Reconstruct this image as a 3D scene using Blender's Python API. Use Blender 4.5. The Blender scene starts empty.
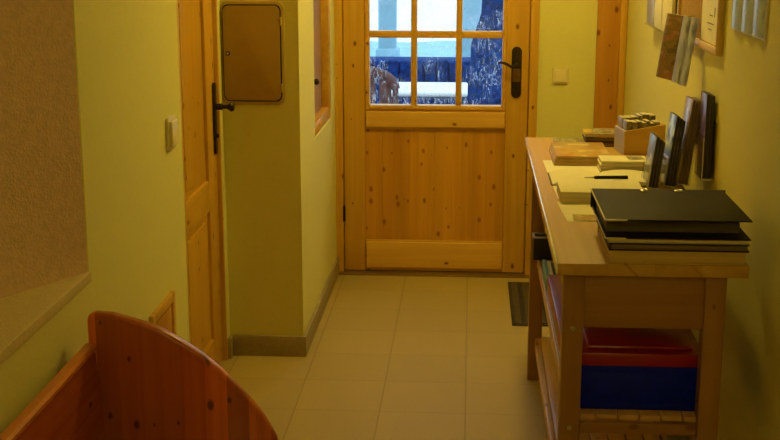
import bpy, bmesh, math, random
from mathutils import Vector, Matrix, Euler
random.seed(7)
S = bpy.context.scene
COL = S.collection
rad = math.radians

# ------------------------------------------------------------------ materials
def newmat(name):
    m = bpy.data.materials.new(name); m.use_nodes = True
    nt = m.node_tree
    return m, nt, nt.nodes['Principled BSDF']

def node(nt, t, **kw):
    n = nt.nodes.new(t)
    for k, v in kw.items():
        if k in n.inputs.keys() if hasattr(n.inputs, 'keys') else False: n.inputs[k].default_value = v
        else: setattr(n, k, v)
    return n

def plain(name, col, rough=.5, spec=.4, metal=0., noise=.0, nscale=40, bump=0., bscale=200, coat=0.):
    m, nt, b = newmat(name)
    b.inputs['Roughness'].default_value = rough
    b.inputs['Specular IOR Level'].default_value = spec
    b.inputs['Metallic'].default_value = metal
    b.inputs['Coat Weight'].default_value = coat
    tc = nt.nodes.new('ShaderNodeTexCoord')
    n = nt.nodes.new('ShaderNodeTexNoise'); n.inputs['Scale'].default_value = nscale
    n.inputs['Detail'].default_value = 4
    nt.links.new(tc.outputs['Object'], n.inputs['Vector'])
    r = nt.nodes.new('ShaderNodeValToRGB')
    r.color_ramp.elements[0].position = .3; r.color_ramp.elements[1].position = .7
    r.color_ramp.elements[0].color = (*[c * (1 - noise) for c in col], 1)
    r.color_ramp.elements[1].color = (*[min(1, c * (1 + noise)) for c in col], 1)
    nt.links.new(n.outputs['Fac'], r.inputs['Fac'])
    nt.links.new(r.outputs['Color'], b.inputs['Base Color'])
    if bump:
        n2 = nt.nodes.new('ShaderNodeTexNoise'); n2.inputs['Scale'].default_value = bscale
        n2.inputs['Detail'].default_value = 3
        nt.links.new(tc.outputs['Object'], n2.inputs['Vector'])
        bp = nt.nodes.new('ShaderNodeBump'); bp.inputs['Strength'].default_value = bump
        bp.inputs['Distance'].default_value = .004
        nt.links.new(n2.outputs['Fac'], bp.inputs['Height'])
        nt.links.new(bp.outputs['Normal'], b.inputs['Normal'])
    return m

def wood(name, light, dark, grain='Z', plank=None, pw=.09, rough=.35, knots=.5, kcol=(.10, .025, .004), off=0., coat=.0, tint=.16, kscale=1., spec=.4, ksize=.13):
    """knotty pine: grain along one axis, optional planks across another"""
    m, nt, b = newmat(name)
    L = nt.links.new
    ge = nt.nodes.new('ShaderNodeNewGeometry')
    ax = 'XYZ'.index(grain)
    add = nt.nodes.new('ShaderNodeVectorMath'); add.operation = 'ADD'; add.inputs[1].default_value = (off, off * 1.7, off * .6)
    L(ge.outputs['Position'], add.inputs[0])
    sep = nt.nodes.new('ShaderNodeSeparateXYZ'); L(add.outputs[0], sep.inputs[0])
    vec = add.outputs[0]
    plv = None
    if plank:
        dv = nt.nodes.new('ShaderNodeMath'); dv.operation = 'DIVIDE'; dv.inputs[1].default_value = pw
        L(sep.outputs[plank], dv.inputs[0])
        fl = nt.nodes.new('ShaderNodeMath'); fl.operation = 'FLOOR'; L(dv.outputs[0], fl.inputs[0])
        wn = nt.nodes.new('ShaderNodeTexWhiteNoise'); wn.noise_dimensions = '1D'; L(fl.outputs[0], wn.inputs['W'])
        sc = nt.nodes.new('ShaderNodeVectorMath'); sc.operation = 'SCALE'; sc.inputs['Scale'].default_value = 7
        L(wn.outputs['Color'], sc.inputs[0])
        ad2 = nt.nodes.new('ShaderNodeVectorMath'); ad2.operation = 'ADD'
        L(vec, ad2.inputs[0]); L(sc.outputs[0], ad2.inputs[1])
        gvec = ad2.outputs[0]; plv = wn.outputs['Value']
    else: gvec = vec
    # knots
    oth = [c for c in 'XYZ' if c != grain]
    ac = nt.nodes.new('ShaderNodeMath'); ac.operation = 'ADD'; L(sep.outputs[oth[0]], ac.inputs[0]); L(sep.outputs[oth[1]], ac.inputs[1])
    cbv = nt.nodes.new('ShaderNodeCombineXYZ'); L(ac.outputs[0], cbv.inputs[0]); L(sep.outputs[grain], cbv.inputs[1])
    mk = nt.nodes.new('ShaderNodeMapping'); mk.inputs['Scale'].default_value = (13 * kscale, 8 * kscale, 1)
    L(cbv.outputs[0], mk.inputs['Vector'])
    vo = nt.nodes.new('ShaderNodeTexVoronoi'); vo.voronoi_dimensions = '2D'; vo.inputs['Scale'].default_value = 1.0; L(mk.outputs[0], vo.inputs['Vector'])
    sepc = nt.nodes.new('ShaderNodeSeparateColor'); L(vo.outputs['Color'], sepc.inputs[0])
    # radius varies per cell, zero for most
    rr = nt.nodes.new('ShaderNodeMapRange'); rr.inputs['From Min'].default_value = 1 - knots; rr.inputs['From Max'].default_value = 1
    rr.inputs['To Min'].default_value = .0; rr.inputs['To Max'].default_value = ksize
    L(sepc.outputs['Red'], rr.inputs['Value'])
    rt = nt.nodes.new('ShaderNodeMath'); rt.operation = 'DIVIDE'; L(vo.outputs['Distance'], rt.inputs[0])
    mx = nt.nodes.new('ShaderNodeMath'); mx.operation = 'MAXIMUM'; mx.inputs[1].default_value = .001; L(rr.outputs[0], mx.inputs[0]); L(mx.outputs[0], rt.inputs[1])
    kr = nt.nodes.new('ShaderNodeMapRange'); kr.inputs['From Min'].default_value = .55; kr.inputs['From Max'].default_value = 1.25
    kr.inputs['To Min'].default_value = .82; kr.inputs['To Max'].default_value = 0
    L(rt.outputs[0], kr.inputs['Value'])
    # grain flows: distort across by knot distance
    mg = nt.nodes.new('ShaderNodeMapping'); s = [38.] * 3; s[ax] = 1.3; mg.inputs['Scale'].default_value = s
    L(gvec, mg.inputs['Vector'])
    n1 = nt.nodes.new('ShaderNodeTexNoise'); n1.inputs['Scale'].default_value = 1; n1.inputs['Detail'].default_value = 5; n1.inputs['Distortion'].default_value = .6
    L(mg.outputs[0], n1.inputs['Vector'])
    mg2 = nt.nodes.new('ShaderNodeMapping'); s = [7.] * 3; s[ax] = .7; mg2.inputs['Scale'].default_value = s
    L(gvec, mg2.inputs['Vector'])
    n2 = nt.nodes.new('ShaderNodeTexNoise'); n2.inputs['Scale'].default_value = 1; n2.inputs['Detail'].default_value = 2
    L(mg2.outputs[0], n2.inputs['Vector'])
    mm = nt.nodes.new('ShaderNodeMath'); mm.operation = 'ADD'; L(n1.outputs['Fac'], mm.inputs[0]); L(n2.outputs['Fac'], mm.inputs[1])
    cr = nt.nodes.new('ShaderNodeMapRange'); cr.inputs['From Min'].default_value = .68; cr.inputs['From Max'].default_value = 1.32
    L(mm.outputs[0], cr.inputs['Value'])
    mix = nt.nodes.new('ShaderNodeMix'); mix.data_type = 'RGBA'
    mix.inputs['A'].default_value = (*dark, 1); mix.inputs['B'].default_value = (*light, 1)
    L(cr.outputs[0], mix.inputs['Factor'])
    out = mix.outputs['Result']
    if plank:
        mr = nt.nodes.new('ShaderNodeMapRange'); mr.inputs['To Min'].default_value = 1 - tint; mr.inputs['To Max'].default_value = 1 + tint
        L(plv, mr.inputs['Value'])
        vs = nt.nodes.new('ShaderNodeVectorMath'); vs.operation = 'SCALE'
        L(out, vs.inputs[0]); L(mr.outputs[0], vs.inputs['Scale']); out = vs.outputs[0]
    mk2 = nt.nodes.new('ShaderNodeMix'); mk2.data_type = 'RGBA'
    L(out, mk2.inputs['A']); mk2.inputs['B'].default_value = (*kcol, 1); L(kr.outputs[0], mk2.inputs['Factor'])
    L(mk2.outputs['Result'], b.inputs['Base Color'])
    b.inputs['Roughness'].default_value = rough
    b.inputs['Specular IOR Level'].default_value = spec
    b.inputs['Coat Weight'].default_value = coat; b.inputs['Coat Roughness'].default_value = .2
    bp = nt.nodes.new('ShaderNodeBump'); bp.inputs['Strength'].default_value = .06; bp.inputs['Distance'].default_value = .002
    L(n1.outputs['Fac'], bp.inputs['Height']); L(bp.outputs['Normal'], b.inputs['Normal'])
    return m

def picture(name, cols, scale=18, stretch=(1, 1, 1), rough=.3, coat=.2, seed=0.):
    """printed cover: blotches of several inks"""
    m, nt, b = newmat(name); L = nt.links.new
    tc = nt.nodes.new('ShaderNodeTexCoord')
    mp = nt.nodes.new('ShaderNodeMapping'); mp.inputs['Scale'].default_value = stretch; mp.inputs['Location'].default_value = (seed, seed, seed)
    L(tc.outputs['Object'], mp.inputs['Vector'])
    n = nt.nodes.new('ShaderNodeTexNoise'); n.inputs['Scale'].default_value = scale; n.inputs['Detail'].default_value = 5
    L(mp.outputs[0], n.inputs['Vector'])
    r = nt.nodes.new('ShaderNodeValToRGB'); e = r.color_ramp.elements
    k = len(cols)
    for i, c in enumerate(cols):
        pos = .36 + .28 * i / max(1, k - 1)
        if i < 2: e[i].position = pos; e[i].color = (*c, 1)
        else: q = e.new(pos); q.color = (*c, 1)
    L(n.outputs['Fac'], r.inputs['Fac']); L(r.outputs['Color'], b.inputs['Base Color'])
    b.inputs['Roughness'].default_value = rough; b.inputs['Coat Weight'].default_value = coat
    return m

def pages(name, col, axis='Z', freq=900, dark=.6):
    m, nt, b = newmat(name); L = nt.links.new
    tc = nt.nodes.new('ShaderNodeTexCoord')
    mp = nt.nodes.new('ShaderNodeMapping'); s = [3.] * 3; s['XYZ'.index(axis)] = freq; mp.inputs['Scale'].default_value = s
    L(tc.outputs['Object'], mp.inputs['Vector'])
    n = nt.nodes.new('ShaderNodeTexNoise'); n.inputs['Scale'].default_value = 1; n.inputs['Detail'].default_value = 2
    L(mp.outputs[0], n.inputs['Vector'])
    r = nt.nodes.new('ShaderNodeValToRGB'); r.color_ramp.elements[0].position = .35; r.color_ramp.elements[1].position = .6
    r.color_ramp.elements[0].color = (*[c * dark for c in col], 1); r.color_ramp.elements[1].color = (*col, 1)
    L(n.outputs['Fac'], r.inputs['Fac']); L(r.outputs['Color'], b.inputs['Base Color'])
    b.inputs['Roughness'].default_value = .8
    return m

PINE_L, PINE_D = (.70, .415, .055), (.54, .275, .022)
M = {}
M['wall'] = plain('yellow_wall_paint', (.74, .70, .25),   .85, .2, noise=.015, nscale=60, bump=.22, bscale=130)
M['niche'] = plain('rough_mauve_plaster', (.78, .565, .50), .9, .15, noise=.08, nscale=60, bump=.6, bscale=150)
M['ceil'] = plain('white_ceiling_paint', (.75, .71, .55), .9, .2)
M['pine_z'] = wood('pine_upright', PINE_L, PINE_D, 'Z', rough=.4)
M['pine_x'] = wood('pine_across', PINE_L, PINE_D, 'X', rough=.4, off=3.1)
M['pine_y'] = wood('pine_lengthwise', PINE_L, PINE_D, 'Y', rough=.4, off=5.7)
M['pine_panel'] = wood('pine_boards', (.66, .34, .03), (.52, .23, .015), 'Z', 'X', .083, rough=.4, knots=.8, off=1.37, tint=.10, kscale=1.15, ksize=.15, kcol=(.26, .07, .008))
M['pine_light'] = wood('pine_moulding', (.78, .48, .09), (.64, .34, .05), 'X', rough=.4, off=8.1, knots=.3)
M['jamb'] = wood('pine_door_jamb', (.60, .29, .03), (.42, .17, .015), 'Z', rough=.4, off=2.2, knots=.6)
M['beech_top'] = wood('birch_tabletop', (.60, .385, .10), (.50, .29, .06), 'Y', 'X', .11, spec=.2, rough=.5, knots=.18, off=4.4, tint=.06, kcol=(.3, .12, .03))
M['beech_z'] = wood('birch_leg_shaded', (.40, .21, .065), (.30, .14, .035), 'Z', rough=.4, knots=.35, off=6.6, kcol=(.2, .07, .015))  # darker birch: shade on the near table end put into the colour
M['beech_x'] = wood('birch_apron_shaded', (.42, .22, .075), (.32, .15, .045), 'X', rough=.4, knots=.45, off=7.3, kcol=(.2, .07, .015))  # birch darkened likewise, shade of the table end painted in
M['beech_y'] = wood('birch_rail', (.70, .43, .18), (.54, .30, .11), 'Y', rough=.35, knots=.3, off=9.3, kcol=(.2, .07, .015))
M['bench'] = wood('stained_pine_bench', (.62, .15, .022), (.40, .075, .010), 'Z', 'X', .052, rough=.3, knots=.62, off=2.86, kcol=(.04, .006, .002), coat=.3, tint=.34, kscale=1.3, ksize=.16)
M['bench_y'] = wood('stained_pine_rail', (.52, .13, .025), (.32, .06, .01), 'Y', rough=.26, knots=.3, off=1.1, kcol=(.04, .006, .002), coat=.3)
M['bench_edge'] = wood('stained_pine_edge', (.75, .26, .06), (.55, .16, .035), 'Y', rough=.3, knots=.1, off=1.9, coat=.3)
M['iron'] = plain('dark_bronze_metal', (.045, .03, .018), .38, .5, metal=.7, noise=.3, nscale=60)
M['bronze'] = plain('worn_bronze_metal', (.20, .12, .05), .35, .5, metal=.7, noise=.2)
M['steel'] = plain('steel', (.55, .53, .50), .3, .5, metal=1.)
M['black'] = plain('black_gap', (.015, .012, .01), .7, .2)
M['switch'] = plain('ivory_switch_plastic', (.74, .64, .33), .35, .5)
M['switch2'] = plain('ivory_switch_rocker', (.80, .70, .38), .3, .5)
M['cab'] = plain('brown_cabinet_enamel', (.42, .27, .05), .5, .3, noise=.06, nscale=12)
M['cabframe'] = plain('tan_cabinet_frame', (.50, .37, .09), .5, .3, noise=.05)
M['binder'] = plain('black_binder_board', (.026, .021, .011), .6, .12, noise=.15, nscale=120, bump=.1, bscale=600)
M['binder_in'] = plain('grey_binder_lining', (.15, .13, .10), .6, .3, noise=.1)
M['edge_w'] = plain('pale_trim_and_highlight', (.75, .70, .55), .35, .5)
M['paper'] = plain('cream_paper', (.86, .80, .55), .8, .2, noise=.03)
M['paper2'] = plain('white_paper', (.88, .84, .66), .75, .2, noise=.03)
M['ink'] = plain('grey_ink', (.12, .10, .08), .7, .2)
M['pg'] = pages('cream_page_edges', (.80, .70, .42), 'Z', 700)
M['pg_dark'] = pages('dark_page_edges', (.24, .17, .09), 'Z', 500, .3)
M['pg_tan'] = pages('tan_page_edges', (.66, .47, .17), 'Z', 350, .8)
M['red'] = plain('red_plastic', (.32, .006, .006), .3, .5, noise=.05)
M['blue'] = plain('blue_plastic', (.001, .012, .75), .5, .2, noise=.1)
M['navy'] = plain('navy_plastic', (.010, .014, .035), .4, .5)
M['cork'] = plain('cork', (.42, .25, .07), .9, .2, noise=.25, nscale=220, bump=.3, bscale=400)
M['rubber'] = plain('dark_rubber', (.045, .035, .02), .75, .3, noise=.2)
M['brass'] = plain('dull_brass', (.35, .24, .10), .4, .5, metal=.8)
M['base'] = plain('tile_baseboard', (.34, .27, .135), .5, .4, noise=.14, nscale=120)
M['lilac'] = plain('lilac_card', (.50, .46, .75), .5, .4)
M['teal'] = plain('teal_card', (.16, .38, .36), .5, .4)

def floor_mat():
    m, nt, b = newmat('beige_floor_tiles'); L = nt.links.new
    ge = nt.nodes.new('ShaderNodeNewGeometry'); sep = nt.nodes.new('ShaderNodeSeparateXYZ'); L(ge.outputs['Position'], sep.inputs[0])
    def line(sock, o):
        a = nt.nodes.new('ShaderNodeMath'); a.operation = 'ADD'; a.inputs[1].default_value = o; L(sock, a.inputs[0])
        d = nt.nodes.new('ShaderNodeMath'); d.operation = 'DIVIDE'; d.inputs[1].default_value = .3035; L(a.outputs[0], d.inputs[0])
        fr = nt.nodes.new('ShaderNodeMath'); fr.operation = 'FRACT'; L(d.outputs[0], fr.inputs[0])
        s = nt.nodes.new('ShaderNodeMath'); s.operation = 'SUBTRACT'; s.inputs[1].default_value = .5; L(fr.outputs[0], s.inputs[0])
        ab = nt.nodes.new('ShaderNodeMath'); ab.operation = 'ABSOLUTE'; L(s.outputs[0], ab.inputs[0])
        fl = nt.nodes.new('ShaderNodeMath'); fl.operation = 'FLOOR'; L(d.outputs[0], fl.inputs[0])
        return ab.outputs[0], fl.outputs[0]
    ax, fx = line(sep.outputs['X'], 10 * .3035 + .002); ay, fy = line(sep.outputs['Y'], 20 * .3035 - .165)
    mr = []
    for q, w in ((ax, .0045), (ay, .003)):
        r = nt.nodes.new('ShaderNodeMapRange'); r.inputs['From Min'].default_value = .5 - 2.6 * w; r.inputs['From Max'].default_value = .5 - w; L(q, r.inputs['Value']); mr.append(r.outputs[0])
    mx = nt.nodes.new('ShaderNodeMath'); mx.operation = 'MAXIMUM'; L(mr[0], mx.inputs[0]); L(mr[1], mx.inputs[1])
    n = nt.nodes.new('ShaderNodeTexNoise'); n.inputs['Scale'].default_value = 260; n.inputs['Detail'].default_value = 3; L(ge.outputs['Position'], n.inputs['Vector'])
    r = nt.nodes.new('ShaderNodeValToRGB'); r.color_ramp.elements[0].position = .3; r.color_ramp.elements[1].position = .72
    r.color_ramp.elements[0].color = (.35, .255, .075, 1); r.color_ramp.elements[1].color = (.53, .415, .135, 1)
    L(n.outputs['Fac'], r.inputs['Fac'])
    cb = nt.nodes.new('ShaderNodeCombineXYZ'); L(fx, cb.inputs[0]); L(fy, cb.inputs[1])
    wn = nt.nodes.new('ShaderNodeTexWhiteNoise'); wn.noise_dimensions = '2D'; L(cb.outputs[0], wn.inputs['Vector'])
    t = nt.nodes.new('ShaderNodeMapRange'); t.inputs['To Min'].default_value = .97; t.inputs['To Max'].default_value = 1.03; L(wn.outputs['Value'], t.inputs['Value'])
    sc = nt.nodes.new('ShaderNodeVectorMath'); sc.operation = 'SCALE'; L(r.outputs['Color'], sc.inputs[0]); L(t.outputs[0], sc.inputs['Scale'])
    mix = nt.nodes.new('ShaderNodeMix'); mix.data_type = 'RGBA'; mix.inputs['B'].default_value = (.24, .155, .06, 1)
    L(sc.outputs[0], mix.inputs['A'])
    ml = nt.nodes.new('ShaderNodeMath'); ml.operation = 'MULTIPLY'; ml.inputs[1].default_value = .5; L(mx.outputs[0], ml.inputs[0])
    L(ml.outputs[0], mix.inputs['Factor'])
    L(mix.outputs['Result'], b.inputs['Base Color'])
    b.inputs['Roughness'].default_value = .55; b.inputs['Specular IOR Level'].default_value = .3
    bp = nt.nodes.new('ShaderNodeBump'); bp.inputs['Strength'].default_value = .3; bp.inputs['Distance'].default_value = .002; bp.invert = True
    L(mx.outputs[0], bp.inputs['Height']); L(bp.outputs['Normal'], b.inputs['Normal'])
    return m
M['floor'] = floor_mat()

def glass_mat(name, streaks=False, tint=(1, 1, 1), refl=.06):
    m, nt, b = newmat(name); L = nt.links.new
    nt.nodes.remove(b); out = nt.nodes['Material Output']
    tr = nt.nodes.new('ShaderNodeBsdfTransparent'); tr.inputs['Color'].default_value = (*tint, 1)
    gl = nt.nodes.new('ShaderNodeBsdfGlossy'); gl.inputs['Roughness'].default_value = .03
    mx = nt.nodes.new('ShaderNodeMixShader'); mx.inputs['Fac'].default_value = refl
    L(tr.outputs[0], mx.inputs[1]); L(gl.outputs[0], mx.inputs[2])
    last = mx.outputs[0]
    if streaks:
        ge = nt.nodes.new('ShaderNodeNewGeometry')
        mp = nt.nodes.new('ShaderNodeMapping'); mp.inputs['Scale'].default_value = (60, 1, 11); L(ge.outputs['Position'], mp.inputs['Vector'])
        n = nt.nodes.new('ShaderNodeTexNoise'); n.inputs['Scale'].default_value = 1; n.inputs['Detail'].default_value = 3; n.inputs['Distortion'].default_value = 1.5
        L(mp.outputs[0], n.inputs['Vector'])
        s = nt.nodes.new('ShaderNodeMath'); s.operation = 'SUBTRACT'; s.inputs[1].default_value = .5; L(n.outputs['Fac'], s.inputs[0])
        a = nt.nodes.new('ShaderNodeMath'); a.operation = 'ABSOLUTE'; L(s.outputs[0], a.inputs[0])
        r = nt.nodes.new('ShaderNodeMapRange'); r.inputs['From Min'].default_value = .004; r.inputs['From Max'].default_value = .015
        r.inputs['To Min'].default_value = .9; r.inputs['To Max'].default_value = .0; L(a.outputs[0], r.inputs['Value'])
        n2 = nt.nodes.new('ShaderNodeTexNoise'); n2.inputs['Scale'].default_value = 9; L(ge.outputs['Position'], n2.inputs['Vector'])
        r2 = nt.nodes.new('ShaderNodeMapRange'); r2.inputs['From Min'].default_value = .46; r2.inputs['From Max'].default_value = .62; L(n2.outputs['Fac'], r2.inputs['Value'])
        ml = nt.nodes.new('ShaderNodeMath'); ml.operation = 'MULTIPLY'; L(r.outputs[0], ml.inputs[0]); L(r2.outputs[0], ml.inputs[1])
        tl = nt.nodes.new('ShaderNodeBsdfTranslucent'); tl.inputs['Color'].default_value = (.9, .95, 1, 1)
        m2 = nt.nodes.new('ShaderNodeMixShader'); L(ml.outputs[0], m2.inputs['Fac']); L(last, m2.inputs[1]); L(tl.outputs[0], m2.inputs[2])
        last = m2.outputs[0]
    L(last, out.inputs['Surface'])
    return m
M['glass'] = glass_mat('streaked_door_glass', True)
M['acrylic'] = glass_mat('clear_acrylic', False, (.93, .93, .93), .2)
def frosted():
    m, nt, b = newmat('brown_frosted_glass')
    b.inputs['Base Color'].default_value = (.34, .20, .10, 1); b.inputs['Roughness'].default_value = .3
    return m
M['frost'] = frosted()
def emit(name, col, st):
    m, nt, b = newmat(name); b.inputs['Emission Color'].default_value = (*col, 1); b.inputs['Emission Strength'].default_value = st
    b.inputs['Base Color'].default_value = (.9, .85, .7, 1)
    return m

# ------------------------------------------------------------------ mesh helpers
def B(): return bmesh.new()
def bx(bm, x0, x1, y0, y1, z0, z1, bev=0., seg=2, rot=None, pivot=None):
    r = bmesh.ops.create_cube(bm, size=1)
    vs = r['verts']
    for v in vs:
        v.co = Vector((x0 + (v.co.x + .5) * (x1 - x0), y0 + (v.co.y + .5) * (y1 - y0), z0 + (v.co.z + .5) * (z1 - z0)))
    if bev:
        es = list({e for v in vs for e in v.link_edges})
        rr = bmesh.ops.bevel(bm, geom=es, offset=bev, segments=seg, affect='EDGES', profile=.5)
        vs = list({v for f in rr['faces'] for v in f.verts} | {v for v in vs if v.is_valid})
    if rot:
        bmesh.ops.rotate(bm, verts=vs, cent=Vector(pivot), matrix=Euler(rot).to_matrix())
    return vs

def prism(bm, pts, axis, a0, a1, bev=0.):
    """extrude a 2D outline along an axis: pts are the two other coordinates in XYZ order"""
    def mk(p, a):
        return Vector({'X': (a, p[0], p[1]), 'Y': (p[0], a, p[1]), 'Z': (p[0], p[1], a)}[axis])
    v0 = [bm.verts.new(mk(p, a0)) for p in pts]; v1 = [bm.verts.new(mk(p, a1)) for p in pts]
    n = len(pts); f0 = bm.faces.new(v0); f1 = bm.faces.new(v1[::-1]); sides = []
    for i in range(n):
        sides.append(bm.faces.new((v0[i], v1[i], v1[(i + 1) % n], v0[(i + 1) % n])))
    bm.normal_update()
    if bev:
        es = list(f0.edges) + list(f1.edges)
        bmesh.ops.bevel(bm, geom=es, offset=bev, segments=3, affect='EDGES', profile=.5)
    bmesh.ops.recalc_face_normals(bm, faces=bm.faces)

def cyl(bm, c, r, h, axis='Z', seg=24, r2=None):
    m = {'Z': Matrix.Identity(4), 'Y': Matrix.Rotation(rad(90), 4, 'X'), 'X': Matrix.Rotation(rad(90), 4, 'Y')}[axis]
    bmesh.ops.create_cone(bm, cap_ends=True, segments=seg, radius1=r, radius2=r if r2 is None else r2, depth=h, matrix=Matrix.Translation(c) @ m)

def tube(bm, pts, r, seg=10):
    """swept round bar; r may be a list"""
    pts = [Vector(p) for p in pts]; rings = []
    rs = r if isinstance(r, (list, tuple)) else [r] * len(pts)
    up = Vector((0, 0, 1))
    for i, p in enumerate(pts):
        t = (pts[min(i + 1, len(pts) - 1)] - pts[max(i - 1, 0)]).normalized()
        a = t.cross(up)
        if a.length < .05: a = t.cross(Vector((0, 1, 0)))
        a.normalize(); b = t.cross(a)
        rings.append([bm.verts.new(p + rs[i] * (math.cos(k * 2 * math.pi / seg) * a + math.sin(k * 2 * math.pi / seg) * b)) for k in range(seg)])
    for i in range(len(rings) - 1):
        for k in range(seg):
            bm.faces.new((rings[i][k], rings[i][(k + 1) % seg], rings[i + 1][(k + 1) % seg], rings[i + 1][k]))
    bm.faces.new(rings[0][::-1]); bm.faces.new(rings[-1])
    bmesh.ops.recalc_face_normals(bm, faces=bm.faces)

def rrect(x0, x1, y0, y1, r, n=6):
    o = []
    for cx, cy, a in ((x1 - r, y1 - r, 0), (x0 + r, y1 - r, 90), (x0 + r, y0 + r, 180), (x1 - r, y0 + r, 270)):
        for k in range(n + 1):
            t = rad(a + 90 * k / n); o.append((cx + r * math.cos(t), cy + r * math.sin(t)))
    return o

def ring_frame(bm, x0, x1, z0, z1, w, y0, y1, bev=.003):
    """rectangular frame in the XZ plane"""
    bx(bm, x0, x0 + w, y0, y1, z0, z1, bev); bx(bm, x1 - w, x1, y0, y1, z0, z1, bev)
    bx(bm, x0 + w, x1 - w, y0, y1, z0, z0 + w, bev); bx(bm, x0 + w, x1 - w, y0, y1, z1 - w, z1, bev)

def smooth(me, ang=35):
    for p in me.polygons: p.use_smooth = True
    try: me.set_sharp_from_angle(angle=rad(ang))
    except Exception: pass

def obj(name, bm, mat, parent=None, label=None, mats=None):
    me = bpy.data.meshes.new(name)
    loc = Vector((0, 0, 0))
    p = parent
    while p is not None:
        loc += p.location; p = p.parent
    # children sit at their root's origin; top-level meshes get their origin at the base of their bounds
    if parent is None:
        xs = [v.co.x for v in bm.verts]; ys = [v.co.y for v in bm.verts]; zs = [v.co.z for v in bm.verts]
        o_loc = Vector(((min(xs) + max(xs)) / 2, (min(ys) + max(ys)) / 2, min(zs)))
        bmesh.ops.translate(bm, verts=bm.verts, vec=-o_loc)
    else:
        o_loc = Vector((0, 0, 0)); bmesh.ops.translate(bm, verts=bm.verts, vec=-loc)
    bm.normal_update(); bm.to_mesh(me); bm.free()
    if not name.startswith('wall_'): smooth(me)
    o = bpy.data.objects.new(name, me); COL.objects.link(o); o.location = o_loc
    for q in ([mat] if not mats else mats): me.materials.append(M[q] if isinstance(q, str) else q)
    if parent is not None: o.parent = parent
    if label: o['label'] = label
    return o

def tag(o, label, cat, group=None):
    o['label'] = label; o['category'] = cat
    if group: o['group'] = group
    return o
def thing(name, loc, label, cat, group=None):
    o = bpy.data.objects.new(name, None); COL.objects.link(o); o.location = loc; o.empty_display_size = .05
    return tag(o, label, cat, group)
def struct(name, bm, mat, parent=None, label=None):
    o = obj(name, bm, mat, parent)
    if parent is None: o['kind'] = 'structure'; o['label'] = label or name.replace('_', ' ')
    return o
def sthing(name, loc, label):
    o = bpy.data.objects.new(name, None); COL.objects.link(o); o.location = loc
    o['kind'] = 'structure'; o['label'] = label
    return o
def turn(root, rz): root.rotation_euler[2] = rz

XL, XR, YB, ZC = -.945, .728, 5.944, 2.5

# ------------------------------------------------------------------ room shell
b = B(); bx(b, -1.6, .9, -1.75, YB + .2, -.12, 0); struct('floor', b, 'floor', label='beige speckled square floor tiles')
b = B(); bx(b, -1.6, .9, -1.75, YB + .2, ZC, ZC + .12); struct('ceiling', b, 'ceil', label='pale corridor ceiling')
b = B(); bx(b, XR, XR + .17, -1.75, YB + .2, 0, ZC); struct('wall_right', b, 'wall', label='yellow wall behind the side table')
b = B(); bx(b, -1.6, XR, -1.75, -1.6, 0, ZC); struct('wall_front', b, 'wall', label='yellow wall at the near end of the corridor')
# left wall: solid below the niche, above it, and around it
b = B()
bx(b, -1.6, XL, -1.6, 3.98, 0, .822)
bx(b, -1.6, XL, -1.6, 3.98, 2.08, ZC)
prism(b, [(XL, 2.937), (XL, 3.98), (-1.6, 3.98), (-1.6, 2.29), (-1.3, 2.29)], 'Z', .822, 2.08)
prism(b, [(XL, .55), (-1.3, 1.19), (-1.6, 1.19), (-1.6, -1.6), (XL, -1.6)], 'Z', .822, 2.08)
bx(b, -1.6, XL, 3.98, 4.62, 2.02, ZC)
bx(b, -1.6, -1.03, 3.98, 4.62, 0, 2.02)
bx(b, -1.6, XL, 4.62, 4.676, 0, ZC)
struct('wall_left', b, 'wall', label='yellow wall on the left with the door and the niche')
# skins of rough plaster inside the niche
b = B()
prism(b, [(XL - .002, 2.931), (XL - .004, 2.939), (-1.302, 2.293), (-1.298, 2.284)], 'Z', .828, 2.079)
prism(b, [(XL - .004, .556), (-1.298, 1.196), (-1.302, 1.188), (XL - .004, .55)], 'Z', .828, 2.079)
bx(b, -1.31, -1.296, 1.19, 2.29, .828, 2.079)
struct('wall_niche', b, 'niche', label='rough mauve brown plaster inside the niche')
b = B(); prism(b, [(XL + .004, .54), (XL + .004, 2.94), (XL - .01, 2.935), (-1.3, 2.288), (-1.3, 1.192), (XL - .01, .545)], 'Z', .80, .828, .003)
struct('trim_1', b, plain('tan_sill_plaster', (.66, .54, .26), .85, .2, noise=.05, nscale=70, bump=.4, bscale=150), label='plastered sill of the niche')
# block that juts out at the far left
b = B()
W0, W1, WZ0, WZ1 = 5.13, 5.745, .803, 1.95
bx(b, -1.6, -.70, 4.676, YB, 0, ZC)
bx(b, -.70, -.65, 4.676, W0, 0, ZC); bx(b, -.70, -.65, W1, YB, 0, ZC)
bx(b, -.70, -.65, W0, W1, 0, WZ0); bx(b, -.70, -.65, W0, W1, WZ1, ZC)
struct('wall_corner', b, 'wall', label='yellow wall block jutting out beyond the left door')
# back wall with door opening
b = B()
bx(b, -1.6, -.648, YB, YB + .2, 0, ZC); bx(b, .315, XR + .17, YB, YB + .2, 0, ZC); bx(b, -.648, .315, YB, YB + .2, 2.06, ZC)
struct('wall_back', b, 'wall', label='yellow wall around the glazed door')

# baseboards
b = B(); bx(b, -.945, -.638, 4.664, 4.676, 0, .085, .002); struct('baseboard_corner_front', b, 'base')
b = B(); bx(b, -.65, -.638, 4.676, YB, 0, .085, .002); struct('baseboard_corner_side', b, 'base')
b = B(); bx(b, XL, XL + .012, 4.62, 4.664, 0, .085, .002); bx(b, XL, XL + .012, -1.6, 3.975, 0, .085, .002); struct('baseboard_left', b, 'base')
b = B(); bx(b, .32, .586, YB - .012, YB, 0, .085, .002); struct('baseboard_back', b, 'base')
b = B(); bx(b, XR - .012, XR, -1.6, YB - .03, 0, .085, .002); struct('baseboard_right', b, 'base')

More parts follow.
